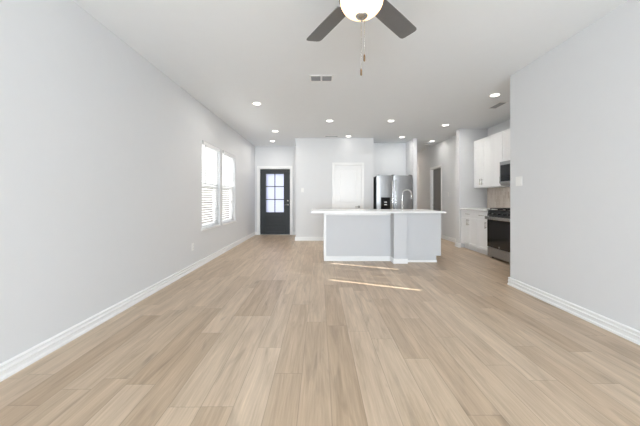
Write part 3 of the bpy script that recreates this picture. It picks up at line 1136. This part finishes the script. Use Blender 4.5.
cans = [(-1.06, 4.91, 'recessed ceiling downlight nearest the left wall, before the windows'),
        (-1.06, 6.93, 'recessed ceiling downlight by the far window, first of two before the front door'),
        (-1.32, 8.14, 'recessed ceiling downlight closest to the front door'),
        (0.21, 6.0, 'recessed ceiling downlight above the left part of the island'),
        (1.48, 6.0, 'recessed ceiling downlight above the right part of the island'),
        (0.75, 7.5, 'recessed ceiling downlight right above the pantry door'),
        (2.16, 7.6, 'recessed ceiling downlight in front of the refrigerator'),
        (2.76, 6.36, 'recessed ceiling downlight before the hallway opening'),
        (3.16, 8.14, 'recessed ceiling downlight in the hallway by the grey door'),
        (2.72, 4.50, 'recessed ceiling downlight over the kitchen, beside the vent and right wall end')]
proto = None
for x, y, lab in cans:
    if proto is None:
        t = thing('recessed_downlight', (x, y, H), lab, 'ceiling light', 'recessed downlights in the ceiling')
        m = MB()
        m.lathe([(0.088, 0.0), (0.088, -0.003), (0.082, -0.006), (0.062, -0.006), (0.058, -0.003), (0.058, 0.0)], (x, y, H), 36)
        m.build('trim_ring', 'trim', t)
        MB().lathe([(0.0, -0.0085), (0.060, -0.008), (0.0605, -0.0035)], (x, y, H), 32).build('lens', 'lens', t)
        ld = bpy.data.lights.new('downlight', 'AREA')
        ld.shape = 'DISK'
        ld.size = 0.13
        ld.energy = 6.5
        ld.color = (1.0, 0.96, 0.91)
        lo = bpy.data.objects.new('lamp_light', ld)
        COL.objects.link(lo)
        lo.parent = t
        lo.location = (0, 0, -0.013)
        proto = t
    else:
        c = copy_tree(proto)
        c.location = (x, y, H)
        c['label'] = lab
        if 'pantry' in lab or 'hallway by' in lab:      # dimmed: these two sit close to a wall
            lamp = [q for q in children(c) if q.type == 'LIGHT'][0]
            lamp.data = lamp.data.copy()
            lamp.data.energy = 0.5 if 'pantry' in lab else 2.2

t = thing('smoke_detector', (3.2, 8.62, H), 'small white smoke detector on the hallway ceiling behind the downlight', 'smoke detector')
MB().lathe([(0.06, 0), (0.06, -0.012), (0.0, -0.012)], (3.2, 8.62, H), 28).build('base', 'plastic', t)
MB().lathe([(0.054, -0.013), (0.05, -0.028), (0.03, -0.034), (0.0, -0.034)], (3.2, 8.62, H), 28).build('cover', 'plastic', t)

t = copy_tree(proto)  # extra unseen fitting, added to brighten and warm the hallway wall
t.location = (3.0, 11.1, H)
t['label'] = 'added ceiling downlight deep in the hallway, out of view, warming its wall'
lamp = [c for c in children(t) if c.type == 'LIGHT'][0]
lamp.data = lamp.data.copy()
lamp.data.energy = 20
lamp.data.color = (1.0, 0.86, 0.72)

# ------------------------------------------------------------------ ceiling fan
FX, FYY = 0.272, 1.87
t = thing('ceiling_fan', (FX, FYY, H), 'grey five-blade ceiling fan with a glowing glass bowl and two pull chains', 'ceiling fan')
MB().lathe([(0.0, 0), (0.07, 0), (0.072, -0.02), (0.05, -0.055), (0.02, -0.065), (0.0, -0.065)], (FX, FYY, H), 32).build('canopy', 'nickel', t)
MB().lathe([(0.013, -0.06), (0.013, -0.115)], (FX, FYY, H), 16).build('downrod', 'nickel', t)
MB().lathe([(0.0, -0.112), (0.05, -0.112), (0.10, -0.13), (0.115, -0.16), (0.115, -0.215), (0.09, -0.24), (0.07, -0.25), (0.07, -0.30), (0.0, -0.30)],
           (FX, FYY, H), 40).build('motor_housing', 'nickel', t)
MB().lathe([(0.10, -0.298), (0.142, -0.305), (0.146, -0.318), (0.13, -0.322), (0.0, -0.322)], (FX, FYY, H), 40).build('light_fitter', 'nickel', t)
prof = []
for i in range(15):
    a = PI / 2 * i / 14
    prof.append((0.138 * math.cos(a) ** 0.9 if i < 14 else 0.0, -0.323 - 0.107 * math.sin(a)))
MB().lathe(prof, (FX, FYY, H), 40).build('glass_bowl', 'bowl', t)
zf = H - 0.428
MB().lathe([(0.0, 0.012), (0.030, 0.012), (0.041, 0.006), (0.040, 0.0), (0.032, -0.009), (0.020, -0.016), (0.010, -0.022), (0.006, -0.032), (0.0, -0.034)],
           (FX, FYY, zf), 24).build('finial', 'nickel', t)
for i in range(5):
    ang = math.radians(47 + 72 * i)
    ca, sa = math.cos(ang), math.sin(ang)
    pitch = math.radians(11)

    def P(r_, s_, h_):
        zz = h_ * math.cos(pitch) - s_ * math.sin(pitch)
        ss = s_ * math.cos(pitch) + h_ * math.sin(pitch)
        return Vector((FX + ca * r_ - sa * ss, FYY + sa * r_ + ca * ss, 2.475 + zz))
    # blade outline
    pts = []
    r0, r1 = 0.19, 0.68
    w0, w1 = 0.064, 0.072
    pts = [(r0, -w0), (r0 + 0.2, -w0 - 0.005), (r1 - 0.03, -w1), (r1 - 0.008, -w1 + 0.008), (r1, -w1 + 0.03),
           (r1, w1 - 0.03), (r1 - 0.008, w1 - 0.008), (r1 - 0.03, w1), (r0 + 0.2, w0 + 0.005), (r0, w0)]
    b = MB()
    b.prism(pts, P, -0.003, 0.003)
    bl = b.build('blade', 'blade', t, 0.001)
    b = MB()
    b.prism([(0.085, -0.018), (0.2, -0.03), (0.25, -0.028), (0.265, 0), (0.25, 0.028), (0.2, 0.03), (0.085, 0.018)], P, 0.004, 0.010)
    b.build('blade_arm', 'nickel', bl)
for dx, dy, z0, z1 in ((-0.006, -0.02, 2.27, 1.965), (0.020, 0.016, 2.30, 2.072)):
    m = MB()
    x, y = FX + dx, FYY + dy
    m.tube([(x, y, z0), (x, y, z1)], 0.0011, 6)
    k = z0
    while k > z1:
        m.lathe([(0.0004, 0.002), (0.0019, 0.001), (0.0019, -0.001), (0.0004, -0.002)], (x, y, k), 6)
        k -= 0.012
    ch = m.build('pull_chain', 'nickel', t)
    MB().lathe([(0.001, 0.004), (0.004, 0.0), (0.0065, -0.012), (0.0065, -0.038), (0.004, -0.044), (0.0, -0.045)], (x, y, z1), 14).build('pull_weight', 'bronze', ch)
